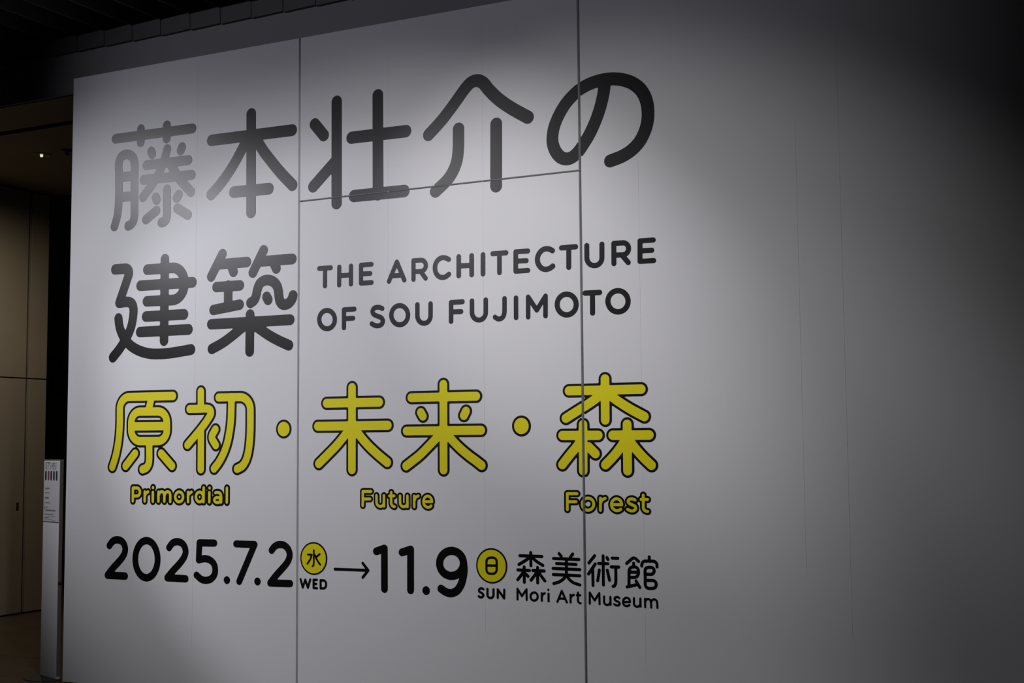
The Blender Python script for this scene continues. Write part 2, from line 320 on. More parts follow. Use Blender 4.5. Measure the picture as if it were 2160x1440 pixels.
# ------------------------------------------------------------------ vinyl lettering: every character is its own solid piece on the wall
# one row per character: set name, stroke half-width in mm, then strokes as
# (smooth?, closed?, trim first end?, trim last end?, ((x, z[, corner radius]) in mm on the wall face, ...))
GLYPHS = (
    ('t1', 33.18, ((0, 0, 1, 1, ((-6296.5, 3626.3), (-5569.2, 3618))), (0, 0, 1, 1, ((-6041.1, 3698.6), (-6040.4, 3544.5))), (0, 0, 1, 1, ((-5817, 3697.1), (-5818.1, 3544.3))), (1, 0, 0, 0, ((-6260.9, 3029.1), (-6238, 3093.8), (-6228.1, 3162.5), (-6225.7, 3231.9), (-6228.9, 3383.4), (-6230.4, 3456.4), (-6212.3, 3495.3), (-6161.9, 3509.1), (-6111.8, 3484.5), (-6093, 3441.9), (-6090.4, 3311.6), (-6087.1, 3138.3), (-6087.4, 3080.8), (-6098, 3047.2), (-6116.3, 3030.3), (-6138.6, 3023.6))), (0, 0, 0, 0, ((-6224.6, 3359.7), (-6092.8, 3355.1))), (0, 0, 0, 0, ((-6221.8, 3223.4), (-6090.1, 3220.4))), (0, 0, 0, 0, ((-5949.3, 3504.4), (-5940.8, 3486.2))), (0, 0, 0, 0, ((-5687.4, 3504.1), (-5697.1, 3485.3))), (1, 0, 0, 0, ((-5811.6, 3505.3), (-5833.9, 3443.2), (-5884.1, 3348.4), (-5935.8, 3284.9), (-6014, 3205.2))), (1, 0, 0, 0, ((-5788.3, 3409.8), (-5747.6, 3351.5), (-5696.2, 3286.8), (-5607.9, 3200.9))), (0, 0, 1, 1, ((-6021.7, 3417.1), (-5600.3, 3412.5))), (0, 0, 1, 1, ((-6043.7, 3321.4), (-5571.9, 3312.1))), (1, 0, 0, 0, ((-5810, 3236.1), (-5808, 3113.3), (-5807.2, 3065), (-5813.3, 3038.9), (-5829, 3025.5), (-5852.2, 3021.8))), (0, 0, 0, 0, ((-5904.8, 3193.3), (-5897.2, 3175.4))), (0, 0, 0, 0, ((-5710.5, 3192.1), (-5726, 3173.7))), (0, 0, 0, 0, ((-5897.4, 3104.2), (-5985.3, 3053.1))), (0, 0, 0, 0, ((-5720.6, 3103.8), (-5632, 3052.6))),)),
    ('t1', 37.48, ((0, 0, 1, 1, ((-5125.3, 3693.3), (-5120.5, 2986.5))), (0, 0, 1, 1, ((-5479.9, 3522.5), (-4769.6, 3513.4))), (1, 0, 0, 0, ((-5146.6, 3513.4), (-5203.4, 3425.9), (-5278.9, 3323.3), (-5372.9, 3224.5), (-5441.7, 3168.3))), (1, 0, 0, 0, ((-5095.8, 3507.6), (-5031.2, 3412.5), (-4980.7, 3352.3), (-4894, 3256.2), (-4801.9, 3167.1))), (0, 0, 1, 1, ((-5296.3, 3167.3), (-4946, 3161.1))),)),
    ('t1', 37.63, ((0, 0, 0, 0, ((-4635.5, 3531.2), (-4567.6, 3453.6))), (0, 0, 1, 1, ((-4473.2, 3690.1), (-4471.7, 2985))), (0, 0, 0, 0, ((-4645.6, 3142.6), (-4488.2, 3277.4))), (0, 0, 1, 0, ((-4176, 3691.3), (-4174.1, 3049.9))), (0, 0, 1, 1, ((-4401.5, 3416.3), (-3941.4, 3410.3))), (0, 0, 1, 1, ((-4383.3, 3056), (-3953.9, 3052))),)),
    ('t1', 37.71, ((1, 0, 0, 0, ((-3823.3, 3371), (-3737.5, 3443.6), (-3663.1, 3519.1), (-3620.7, 3566.4), (-3573.2, 3618.2), (-3537.7, 3646), (-3496.7, 3652.1), (-3459, 3633.4), (-3424.5, 3591.7), (-3367.3, 3532.2), (-3310.5, 3486.1), (-3254, 3447.1), (-3172.9, 3396.5))), (1, 0, 0, 0, ((-3621.7, 3382.4), (-3622.1, 3324.7), (-3622.9, 3277.6), (-3632.8, 3200.1), (-3655.5, 3144.9), (-3691.4, 3096.1), (-3777, 3029.9))), (0, 0, 1, 1, ((-3374.5, 3419.5), (-3378.6, 2985.2))),)),
    ('t1', 36.3, ((1, 0, 0, 0, ((-2703.1, 3543.7), (-2704.7, 3497.1), (-2723.9, 3414.7), (-2754.5, 3333.6), (-2796.5, 3253.6), (-2824.3, 3214.3), (-2863.8, 3165.5), (-2898.6, 3139.5), (-2935.6, 3131.9), (-2970.2, 3145), (-3000, 3178.3), (-3018.1, 3223.3), (-3021, 3260.2), (-3011, 3317.2), (-2983.6, 3378.6), (-2939.6, 3442), (-2896.5, 3482.9), (-2851.4, 3514.3), (-2794.8, 3536.8), (-2740.1, 3547.4), (-2690.4, 3550.4), (-2643.3, 3546.2), (-2592.1, 3533.8), (-2543.7, 3511.6), (-2504.5, 3481.2), (-2477.5, 3446.2), (-2457.8, 3397.7), (-2450.1, 3338.4), (-2454.5, 3284.8), (-2469.3, 3236.6), (-2500.8, 3181.9), (-2545.4, 3141), (-2603.3, 3111.8), (-2673.9, 3093))),)),
    ('t2', 35.28, ((0, 0, 0, 0, ((-6248, 2738.1), (-6108.7, 2736.9, 52.9), (-6207, 2512))), (1, 0, 0, 0, ((-6207, 2512), (-6129.4, 2513.1), (-6096.9, 2498.7), (-6082, 2465.1), (-6084.5, 2413.3), (-6097.6, 2353.9), (-6125, 2295.2), (-6156.4, 2252.9), (-6202, 2200.1), (-6255.1, 2150.1))), (1, 0, 0, 0, ((-6212.1, 2407.8), (-6201.6, 2353.5), (-6178.9, 2303.1), (-6149.4, 2263.5), (-6094.9, 2217.6), (-6016.2, 2181.8), (-5931.5, 2162.3), (-5847.8, 2157.5), (-5765, 2159.6), (-5676.1, 2167.3), (-5592.9, 2175.7))), (0, 0, 1, 1, ((-5819.3, 2811.4), (-5817.5, 2207.8))), (0, 0, 0, 0, ((-5968.3, 2718), (-5655.8, 2713.4, 98.8), (-5652.6, 2502.2, 98.8), (-5968, 2508.3))), (0, 0, 1, 1, ((-6059.9, 2615.2), (-5551.8, 2609.2))), (0, 0, 1, 1, ((-6008.5, 2408.3), (-5618.6, 2405.3))), (0, 0, 1, 1, ((-6057.6, 2308.5), (-5579.9, 2306.1))),)),
    ('t2', 33.65, ((0, 0, 0, 0, ((-5345.3, 2775.8), (-5433.9, 2637.4))), (0, 0, 0, 1, ((-5366.4, 2711.2), (-5116.8, 2710.5))), (0, 0, 0, 0, ((-5277.3, 2706), (-5255.2, 2655.6))), (0, 0, 0, 0, ((-5020.5, 2775.3), (-5102.6, 2640.2))), (0, 0, 0, 1, ((-5034.6, 2706.7), (-4767.7, 2704.7))), (0, 0, 0, 0, ((-4945.6, 2700.9), (-4921.2, 2654.3))), (0, 0, 1, 1, ((-5424.3, 2566.9), (-5170.9, 2565.3))), (0, 0, 0, 0, ((-5296.1, 2570.5), (-5296, 2444.6))), (0, 0, 0, 0, ((-5412.5, 2421.5), (-5205.3, 2443.7))), (1, 0, 0, 0, ((-5118.8, 2450.3), (-5090, 2466.8), (-5075.5, 2494.5), (-5068.1, 2525.2), (-5049.3, 2565.5), (-5017.6, 2583.2), (-4982.6, 2585.6), (-4947.7, 2574.6), (-4919.1, 2549.6), (-4905, 2515.3), (-4899.7, 2476.5), (-4890.1, 2445.1), (-4871.2, 2427.7), (-4849.3, 2424.9), (-4821.3, 2434.6), (-4799.7, 2457.9), (-4793.6, 2476.9))), (0, 0, 0, 0, ((-4994.4, 2480.5), (-4982.9, 2462.2))), (0, 0, 1, 1, ((-5121.6, 2410), (-5123.2, 2111.5))), (0, 0, 1, 1, ((-5463.2, 2330.7), (-4780.9, 2328.5))), (1, 0, 0, 0, ((-5140, 2324.3), (-5204.2, 2284.3), (-5268.9, 2244.5), (-5340.5, 2205.9), (-5422.6, 2172.6))), (1, 0, 0, 0, ((-5107.9, 2322.7), (-5046.8, 2283.6), (-4973.4, 2239.1), (-4904, 2205.3), (-4823.9, 2171.8))),)),
    ('e', 15.25, ((0, 0, 1, 1, ((-4613.6, 2631.9), (-4498.4, 2630.5))), (0, 0, 0, 1, ((-4555.3, 2629.5), (-4555.3, 2506.8))),)),
    ('e', 14.99, ((0, 0, 1, 1, ((-4451.4, 2645.7), (-4452, 2506.5))), (0, 0, 1, 1, ((-4366.6, 2645.8), (-4366.8, 2506.8))), (0, 0, 0, 0, ((-4451.2, 2577.5), (-4367, 2577.1))),)),
    ('e', 14.72, ((0, 0, 1, 1, ((-4206.1, 2631), (-4294.9, 2631.6), (-4294.8, 2521.8), (-4205.6, 2521.7))), (0, 0, 0, 1, ((-4294.8, 2577.9), (-4214.9, 2576.2))),)),
    ('e', 14.37, ((0, 0, 0, 0, ((-4098, 2520.8), (-4043, 2633), (-3991.7, 2521.4))), (0, 0, 0, 0, ((-4079.6, 2552.2), (-4008.9, 2551.1))),)),
    ('e', 14.1, ((0, 0, 1, 0, ((-3928.6, 2507.3), (-3928.3, 2632.7), (-3844.5, 2631.4, 40.3), (-3844.7, 2565.4, 40.3), (-3928.4, 2566.4))), (0, 0, 0, 0, ((-3878.2, 2563), (-3846.2, 2522.2))),)),
    ('e', 14.96, ((1, 0, 0, 0, ((-3691.2, 2622.7), (-3713.9, 2633.6), (-3735.9, 2635.6), (-3760.2, 2626.5), (-3778.4, 2602.7), (-3782.9, 2576.7), (-3776.8, 2550.5), (-3758.4, 2528.8), (-3734.2, 2520.3), (-3710, 2523.7), (-3690.3, 2536.6))),)),
    ('e', 15.11, ((0, 0, 1, 1, ((-3624.3, 2648.6), (-3625.1, 2508.2))), (0, 0, 1, 1, ((-3539.6, 2648.5), (-3540, 2508.4))), (0, 0, 0, 0, ((-3624.7, 2580.1), (-3539.6, 2577.6))),)),
    ('e', 14.9, ((0, 0, 1, 1, ((-3465.9, 2648.4), (-3466.9, 2508.5))),)),
    ('e', 14.72, ((0, 0, 1, 1, ((-3418, 2635), (-3303.5, 2633.7))), (0, 0, 0, 1, ((-3360.1, 2634.1), (-3361.1, 2509.1))),)),
    ('e', 14.45, ((0, 0, 1, 1, ((-3166.7, 2633.7), (-3256.4, 2635.1), (-3257.4, 2524.3), (-3167, 2524.2))), (0, 0, 0, 1, ((-3256.9, 2581.6), (-3176.3, 2579.6))),)),
    ('e', 15.43, ((1, 0, 0, 0, ((-3028.2, 2624.4), (-3048.3, 2635.2), (-3070.6, 2638), (-3095.1, 2629.4), (-3114.9, 2606.8), (-3121.7, 2581.3), (-3115.5, 2554.8), (-3096.2, 2531.3), (-3071.9, 2522.6), (-3047.5, 2526.1), (-3027.2, 2537.6))),)),
    ('e', 14.96, ((0, 0, 1, 1, ((-2987.6, 2636), (-2872.3, 2635.6))), (0, 0, 0, 1, ((-2928.6, 2635), (-2930.2, 2509.6))),)),
    ('e', 14.67, ((0, 0, 1, 1, ((-2819.9, 2651.7), (-2820.8, 2526.7, 42.7), (-2731.7, 2520.6, 42.7), (-2729.8, 2652))),)),
    ('e', 14.38, ((0, 0, 1, 0, ((-2661.2, 2511.9), (-2660.1, 2636.6), (-2574, 2635.5, 36.4), (-2575.1, 2568.7, 36.4), (-2661, 2572.2))), (0, 0, 0, 0, ((-2611.1, 2566.5), (-2577.9, 2526.6))),)),
    ('e', 14.1, ((0, 0, 1, 1, ((-2418.1, 2637.6), (-2507.8, 2638.5), (-2509.7, 2527.5), (-2417.6, 2526.4))), (0, 0, 0, 1, ((-2508.8, 2584.5), (-2427.3, 2582.5))),)),
    ('e', 15.42, ((1, 1, 0, 0, ((-4482.9, 2312.9), (-4490.4, 2285.5), (-4511, 2266.1), (-4539.4, 2260), (-4567.9, 2268.8), (-4588.8, 2290.3), (-4596.6, 2318.6), (-4589.1, 2346.2), (-4568.2, 2365.6), (-4539.8, 2371.6), (-4511.4, 2362.6), (-4490.6, 2341.1))),)),
    ('e', 15.14, ((0, 0, 1, 1, ((-4327, 2369.3), (-4416.8, 2368.9), (-4416.5, 2245))), (0, 0, 0, 1, ((-4416.6, 2314.7), (-4336.3, 2314.2))),)),
    ('e', 14.79, ((1, 0, 0, 0, ((-4145, 2361.4), (-4160.2, 2368.5), (-4178.6, 2371.4), (-4202.7, 2365.7), (-4212.9, 2347.7), (-4204.1, 2330.3), (-4176.3, 2317.1), (-4151, 2305.9), (-4140.4, 2285.8), (-4151, 2266.7), (-4176.3, 2260.1), (-4199.4, 2264.4), (-4218, 2274.7))),)),
    ('e', 14.98, ((1, 1, 0, 0, ((-3966.8, 2312.8), (-3974.5, 2284.9), (-3995.4, 2265.2), (-4023.9, 2259), (-4052.5, 2268), (-4073.5, 2289.9), (-4081.2, 2318.8), (-4073.5, 2346.9), (-4052.4, 2366.7), (-4023.7, 2372.7), (-3995.2, 2363.5), (-3974.4, 2341.6))),)),
    ('e', 14.69, ((0, 0, 1, 1, ((-3902.4, 2386.1), (-3902.7, 2261.6, 44.5), (-3813.8, 2257.2, 44.5), (-3813.3, 2386.1))),)),
    ('e', 14.75, ((0, 0, 1, 1, ((-3586.9, 2371.3), (-3676.2, 2371), (-3676.9, 2247))), (0, 0, 0, 1, ((-3676.5, 2316.1), (-3596.3, 2314.8))),)),
    ('e', 14.49, ((0, 0, 1, 1, ((-3539.1, 2386.8), (-3539.9, 2262.6, 44.3), (-3450.9, 2258.1, 44.3), (-3449.9, 2387.3))),)),
    ('e', 14.23, ((1, 0, 0, 0, ((-3330, 2374), (-3330.4, 2326.1), (-3331.5, 2296.2), (-3337.9, 2274.1), (-3354.8, 2261.2), (-3373.6, 2261), (-3391.6, 2271.7))),)),
    ('e', 14.08, ((0, 0, 1, 1, ((-3257.4, 2387.3), (-3257.9, 2247.7))),)),
    ('e', 13.85, ((0, 0, 1, 1, ((-3182.5, 2247.6), (-3181.2, 2374.3), (-3128.4, 2297.3), (-3073.5, 2373.5), (-3074.9, 2248.4))),)),
    ('e', 15.14, ((1, 1, 0, 0, ((-2887.8, 2315.4), (-2895.8, 2287.3), (-2917, 2267.6), (-2945.8, 2261.4), (-2974.5, 2270.6), (-2995.4, 2292.7), (-3002.8, 2321.8), (-2994.7, 2350.1), (-2973.3, 2369.9), (-2944.4, 2375.9), (-2915.7, 2366.5), (-2895, 2344.4))),)),
    ('e', 14.85, ((0, 0, 1, 1, ((-2848.3, 2375.4), (-2732.4, 2373.6))), (0, 0, 0, 1, ((-2789.8, 2374.3), (-2790.8, 2248.9))),)),
    ('e', 14.93, ((1, 1, 0, 0, ((-2582.1, 2316), (-2590.3, 2287.8), (-2612, 2268), (-2641.4, 2261.9), (-2670.6, 2271.1), (-2691.8, 2293.4), (-2699.3, 2322.7), (-2691, 2351.1), (-2669.1, 2370.9), (-2639.6, 2376.9), (-2610.4, 2367.4), (-2589.4, 2345.1))),)),
    ('y1', 26.85, ((0, 0, 1, 0, ((-5708.6, 1880.9), (-6187.1, 1884.2, 79.7), (-6184.9, 1781.9))), (1, 0, 0, 0, ((-6185, 1786.5), (-6184.5, 1704.5), (-6191.1, 1613.6), (-6204, 1541), (-6222.6, 1477.4), (-6243.8, 1425.2))), (0, 1, 0, 0, ((-6086.8, 1786.5, 73.8), (-5784.1, 1783.1, 73.8), (-5780.9, 1591.9, 73.8), (-6083, 1593.6, 73.8))), (0, 0, 0, 0, ((-6084.9, 1689.9), (-5782.5, 1688.1))), (0, 0, 0, 0, ((-5913.7, 1878.2), (-5940.2, 1791))), (1, 0, 0, 0, ((-5929.5, 1588.7), (-5928.3, 1521.5), (-5927.5, 1476.8), (-5932.2, 1445.5), (-5951, 1420.9), (-5983.1, 1409.6))), (0, 0, 0, 0, ((-6048.8, 1513.1), (-6128.6, 1432))), (0, 0, 0, 0, ((-5827.5, 1512.1), (-5737, 1432.1))),)),
    ('y1', 25.57, ((0, 0, 0, 0, ((-5506.7, 1905.2), (-5505.1, 1794.2))), (0, 0, 1, 0, ((-5623, 1794.7), (-5506.3, 1794.2))), (1, 0, 0, 0, ((-5506.3, 1794.2), (-5456, 1794.1), (-5430.8, 1785.7), (-5423.9, 1763.7), (-5449.5, 1724.7), (-5514.4, 1655.5), (-5611.6, 1565))), (0, 0, 0, 1, ((-5502.1, 1655.3), (-5500.6, 1385))), (0, 0, 0, 0, ((-5386.6, 1661.8), (-5421.4, 1612.9, 22), (-5382.6, 1562.5))), (0, 0, 1, 0, ((-5388.5, 1862.8), (-5113.2, 1860.6, 79.7), (-5111.6, 1693.6))), (1, 0, 0, 0, ((-5111.7, 1710.8), (-5112.2, 1646.4), (-5117.4, 1573.5), (-5127.5, 1513.5), (-5145.8, 1464.3), (-5172.3, 1432.1), (-5212.6, 1413.7))), (1, 0, 0, 0, ((-5261, 1862.8), (-5261.8, 1791.2), (-5264.8, 1713.1), (-5274.9, 1643.9), (-5293.2, 1570.5), (-5322.5, 1505.7), (-5357.5, 1453.8), (-5394.5, 1414.8))),)),
    ('d1', 44.29, ((0, 0, 0, 0, ((-4857.6, 1657.7), (-4857, 1657.3))),)),
    ('y2', 26.79, ((0, 0, 1, 1, ((-4356.8, 1925.4), (-4356.8, 1383.6))), (0, 0, 1, 1, ((-4567.2, 1808.7), (-4138.9, 1806.8))), (0, 0, 1, 1, ((-4631.3, 1671.1), (-4078.8, 1669.6))), (1, 0, 0, 0, ((-4365.6, 1664), (-4399.1, 1623.4), (-4463.8, 1557), (-4526.4, 1503.2), (-4595.7, 1445.6))), (1, 0, 0, 0, ((-4347.5, 1663.8), (-4313, 1623.8), (-4247.6, 1557.6), (-4181.7, 1503.9), (-4109.9, 1452.8))),)),
    ('y2', 25.36, ((0, 0, 1, 1, ((-3729.2, 1925.5), (-3729.7, 1384.2))), (0, 0, 1, 1, ((-3970, 1828.5), (-3489.4, 1826.7))), (0, 0, 1, 1, ((-4002.5, 1634.7), (-3459.2, 1633.2))), (0, 0, 0, 0, ((-3880.4, 1741.1), (-3866.4, 1719))), (0, 0, 0, 0, ((-3581.3, 1743), (-3595.1, 1718.5))), (1, 0, 0, 0, ((-3737.2, 1626.6), (-3775.8, 1591.6), (-3829.1, 1544.2), (-3887.5, 1494.4), (-3936.4, 1461), (-3980.7, 1431.7))), (1, 0, 0, 0, ((-3718.1, 1626.3), (-3682.5, 1588.7), (-3623.5, 1534.6), (-3562.6, 1489.1), (-3518.4, 1460.3), (-3482.4, 1435))),)),
    ('d2', 45.06, ((0, 0, 0, 0, ((-3230, 1654.1), (-3229.6, 1653.7))),)),
    ('y3', 25.18, ((0, 0, 1, 1, ((-2722, 1926.4), (-2723.8, 1654.2))), (0, 0, 1, 1, ((-2962, 1842.3), (-2488.9, 1840.3))), (1, 0, 0, 0, ((-2740.3, 1827.2), (-2769.6, 1801.2), (-2825.9, 1765.5), (-2894, 1727.6), (-2957.1, 1692.3))), (1, 0, 0, 0, ((-2709.3, 1826.4), (-2676.6, 1799.1), (-2626.7, 1765.3), (-2570.6, 1731.7), (-2498.7, 1694.1))), (0, 0, 1, 1, ((-2854.9, 1681.6), (-2857.2, 1381.2))), (0, 0, 1, 1, ((-3003.9, 1598.8), (-2740.6, 1597.3))), (1, 0, 0, 0, ((-2873.6, 1566.6), (-2889.6, 1542), (-2933.2, 1494.9), (-2981.6, 1439.3))), (0, 0, 0, 0, ((-2823.7, 1535.4), (-2784.1, 1498.4))), (0, 0, 1, 1, ((-2597.5, 1679.6), (-2598.9, 1381.6))), (0, 0, 1, 1, ((-2707, 1596.9), (-2447.4, 1595.8))), (1, 0, 0, 0, ((-2614.6, 1564.4), (-2630.3, 1540.3), (-2674.8, 1487.8), (-2726.1, 1438.4))), (1, 0, 0, 0, ((-2582, 1564.1), (-2565.1, 1539.8), (-2514.3, 1483.3), (-2463, 1436))),)),
    ('p', 10.12, ((0, 0, 1, 0, ((-6061.9, 1194.4), (-6062.5, 1289.1), (-6003, 1289.5, 33.6), (-6002, 1237.6, 33.6), (-6061.4, 1237))),)),
    ('p', 10.03, ((0, 0, 1, 1, ((-5961.6, 1274.8), (-5961, 1195.1))), (1, 0, 0, 0, ((-5959.3, 1242.9), (-5950.2, 1256.7), (-5933.7, 1265.3))),)),
    ('p', 9.97, ((0, 0, 0, 0, ((-5892.5, 1292.9), (-5892.1, 1292.6))), (0, 0, 1, 1, ((-5893, 1272.2), (-5892.9, 1194.3))),)),
    ('p', 9.87, ((0, 0, 1, 1, ((-5845.6, 1274.8), (-5845.5, 1195.6))), (1, 0, 0, 0, ((-5843.8, 1244.1), (-5834, 1261), (-5817.2, 1267), (-5801.1, 1259.1), (-5796.6, 1239.7), (-5796.4, 1205.9))), (1, 0, 0, 0, ((-5795, 1244.6), (-5785.2, 1261.5), (-5768.5, 1267.4), (-5752.5, 1259.5), (-5747.2, 1240.2), (-5747.8, 1204.5))),)),
    ('p', 9.74, ((1, 1, 0, 0, ((-5642.4, 1235.6), (-5646.4, 1219.7), (-5657.9, 1207.9), (-5673.8, 1203.5), (-5689.8, 1207.6), (-5701.7, 1219), (-5706.2, 1234.9), (-5702.2, 1250.8), (-5690.7, 1262.6), (-5674.7, 1267), (-5658.7, 1262.9), (-5646.9, 1251.4))),)),
    ('p', 9.65, ((0, 0, 1, 1, ((-5601.8, 1275.3), (-5600.6, 1194.8))), (1, 0, 0, 0, ((-5599.7, 1245.9), (-5590, 1258.8), (-5573.7, 1266.9))),)),
    ('p', 9.56, ((1, 1, 0, 0, ((-5478.7, 1236.7), (-5482.4, 1221.2), (-5492.9, 1209.9), (-5507.5, 1205.6), (-5522.2, 1209.5), (-5533.1, 1220.7), (-5537.3, 1236), (-5533.5, 1251.5), (-5523, 1262.9), (-5508.3, 1267.2), (-5493.6, 1263.2), (-5482.8, 1252))), (0, 0, 1, 1, ((-5475.5, 1304), (-5476.1, 1196.4))),)),
    ('p', 9.49, ((0, 0, 0, 0, ((-5428.8, 1293.9), (-5428.4, 1293.6))), (0, 0, 1, 1, ((-5429.8, 1274.9), (-5429.6, 1196.4))),)),
    ('p', 9.41, ((1, 0, 0, 0, ((-5381.3, 1264.5), (-5362.1, 1266.6), (-5343.6, 1260.2), (-5336.6, 1241.3), (-5336.1, 1205.2))), (1, 1, 0, 0, ((-5339.9, 1219.3), (-5343.1, 1211.4), (-5352.1, 1205.5), (-5364.5, 1203.2), (-5377, 1205.2), (-5386.1, 1210.8), (-5389.6, 1218.7), (-5386.3, 1226.6), (-5377.3, 1232.5), (-5364.9, 1234.7), (-5352.5, 1232.8), (-5343.3, 1227.1))),)),
    ('p', 9.34, ((0, 0, 1, 1, ((-5290.7, 1303.7), (-5290.6, 1196.3))),)),
    ('u', 8.58, ((0, 0, 1, 1, ((-4213.8, 1282.9), (-4279.3, 1282.4), (-4279.8, 1190))), (0, 0, 0, 1, ((-4279.3, 1237.6), (-4220.6, 1238.9))),)),
    ('u', 8.47, ((0, 0, 1, 0, ((-4184.1, 1268), (-4183, 1195.5, 27.3), (-4132.4, 1196.2, 27.3), (-4132.4, 1249.6))), (0, 0, 1, 1, ((-4132.4, 1268.5), (-4132.4, 1189.3))),)),
    ('u', 8.4, ((0, 0, 1, 1, ((-4082.5, 1287.3), (-4082.6, 1195.5, 23), (-4054.2, 1195.9))), (0, 0, 1, 1, ((-4102.9, 1257.5), (-4053.6, 1258.5))),)),
    ('u', 8.31, ((0, 0, 1, 0, ((-4022.3, 1267.2), (-4021.9, 1195.9, 26.8), (-3972.2, 1196.6, 26.8), (-3972.1, 1249))), (0, 0, 1, 1, ((-3972.1, 1267.7), (-3971.4, 1188.9))),)),
    ('u', 8.24, ((0, 0, 1, 1, ((-3925.9, 1267.3), (-3926.1, 1188.9))), (1, 0, 0, 0, ((-3924.9, 1231.4), (-3916.1, 1250.8), (-3898.3, 1259.8))),)),
    ('u', 8.16, ((0, 0, 0, 0, ((-3863.9, 1227.6), (-3807.3, 1227.6))), (1, 0, 0, 0, ((-3807.3, 1227.6), (-3813, 1247.4), (-3835.9, 1260), (-3857.8, 1248), (-3863.9, 1227.6), (-3857.9, 1207.3), (-3836.1, 1194.9), (-3821.1, 1197.6), (-3812.4, 1203.8))),)),
    ('o', 8.25, ((0, 0, 1, 1, ((-2887.2, 1282.5), (-2954, 1281.9), (-2954.4, 1187.2))), (0, 0, 0, 1, ((-2954.6, 1237.6), (-2893.6, 1238.9))),)),
    ('o', 8.15, ((1, 1, 0, 0, ((-2797.5, 1227.2), (-2802.2, 1211), (-2814.9, 1198.9), (-2832, 1194.3), (-2849.1, 1198.4), (-2861.5, 1210.1), (-2865.9, 1226.3), (-2861.1, 1242.6), (-2848.3, 1254.7), (-2831.1, 1259.2), (-2814.1, 1255.1), (-2801.8, 1243.4))),)),
    ('o', 8.06, ((0, 0, 1, 1, ((-2758, 1267.7), (-2759.2, 1186.5))), (1, 0, 0, 0, ((-2757.7, 1232.7), (-2749.4, 1249.5), (-2730.5, 1258.9))),)),
    ('o', 7.97, ((0, 0, 0, 0, ((-2694.4, 1225.9), (-2635.9, 1226.1))), (1, 0, 0, 0, ((-2635.9, 1226.1), (-2641.4, 1245.9), (-2665.1, 1258.1), (-2687.9, 1245.3), (-2694.6, 1226.1), (-2688.5, 1206.5), (-2666.1, 1194.1), (-2650.7, 1196.8), (-2640.8, 1202.3))),)),
    ('o', 7.89, ((1, 0, 0, 0, ((-2558.8, 1251.8), (-2570, 1257), (-2583.1, 1257.6), (-2595.6, 1251.8), (-2598.4, 1242), (-2591.4, 1233.6), (-2575.8, 1226.5), (-2560.1, 1219.4), (-2555.1, 1208.5), (-2563.1, 1197.4), (-2578.9, 1193.5), (-2592, 1197), (-2602.5, 1202.4))),)),
    ('o', 7.81, ((0, 0, 1, 1, ((-2512, 1286.1), (-2513, 1192.6, 22.1), (-2480.3, 1193.1))), (0, 0, 1, 1, ((-2532.6, 1255.5), (-2480.2, 1255.6))),)),
    ('da', 24.39, ((1, 0, 0, 0, ((-6258.9, 911.4), (-6236.3, 935.9), (-6213.5, 947.5), (-6189.7, 950.6), (-6161.3, 945.7), (-6135.9, 927.6), (-6122.9, 899.8), (-6122.6, 882.7), (-6130.4, 859), (-6148.6, 835.1), (-6177.1, 807.6), (-6228.4, 763), (-6271.5, 718.8))), (0, 0, 0, 1, ((-6271.5, 718.2), (-6095.3, 718.5))),)),
    ('da', 23.97, ((1, 1, 0, 0, ((-5846.8, 835.9), (-5858.2, 776.4), (-5891.5, 731.9), (-5938, 714.3), (-5985.2, 728.4), (-6020.6, 770.7), (-6034.5, 829.9), (-6022.9, 890), (-5989.1, 934.7), (-5942.3, 951.9), (-5895.2, 937.2), (-5860.3, 894.7))),)),
    ('da', 23.51, ((1, 0, 0, 0, ((-5753.1, 912.3), (-5731.6, 936.1), (-5709.9, 948), (-5685.4, 951.4), (-5656.5, 946.4), (-5631.4, 928.8), (-5618.4, 901.8), (-5617.3, 885.1), (-5624.8, 862.1), (-5643, 837.2), (-5672.1, 807.4), (-5722.8, 763), (-5765.1, 721.2))), (0, 0, 0, 1, ((-5765.1, 720.6), (-5591, 720))),)),
    ('da', 22.7, ((0, 0, 1, 0, ((-5364.3, 950.8), (-5506.1, 948.8), (-5510.3, 842))), (1, 0, 0, 0, ((-5510.3, 842.8), (-5485, 848.5), (-5456.9, 851.5), (-5420.4, 844), (-5389.4, 821), (-5378.4, 786.5), (-5385.8, 751.4), (-5413.3, 726.5), (-5449.5, 717.2), (-5486.1, 721.5), (-5527, 746.2))),)),
    ('da', 24.2, ((0, 0, 0, 0, ((-5285.8, 724.9), (-5285.3, 724.5))),)),
    ('da', 22.02, ((0, 0, 1, 0, ((-5237.9, 950.2), (-5073.2, 949.9), (-5189.5, 720.5))),)),
    ('da', 24.11, ((0, 0, 0, 0, ((-5049.1, 726), (-5048.5, 725.6))),)),
    ('da', 22.08, ((1, 0, 0, 0, ((-4943, 918), (-4926.2, 937.2), (-4902.5, 951.1), (-4874.6, 954.8), (-4847.2, 950.4), (-4820.9, 930.8), (-4809.2, 905.8), (-4808, 891.1), (-4815.2, 865.5), (-4833.3, 839.6), (-4862, 811.1), (-4909, 767.1), (-4952, 720.5))), (0, 0, 0, 1, ((-4952, 720), (-4781.4, 723.5))),)),
    ('b1', 88.29, ((0, 0, 0, 0, ((-4630.6, 878.9), (-4630.1, 878.5))),)),
    ('k1', 6.14, ((1, 0, 0, 0, ((-4629.3, 927.9), (-4629.1, 881.9), (-4628.9, 852.7), (-4631.4, 838), (-4638.1, 832.7))), (0, 0, 1, 0, ((-4678.5, 901.3), (-4643.5, 900.3), (-4654.7, 872.7), (-4675.1, 846.1))), (0, 0, 0, 0, ((-4585.8, 906.2), (-4614.8, 885.7))), (1, 0, 0, 0, ((-4621.5, 900.9), (-4611.2, 880.4), (-4598.3, 862), (-4581.9, 843.4))),)),
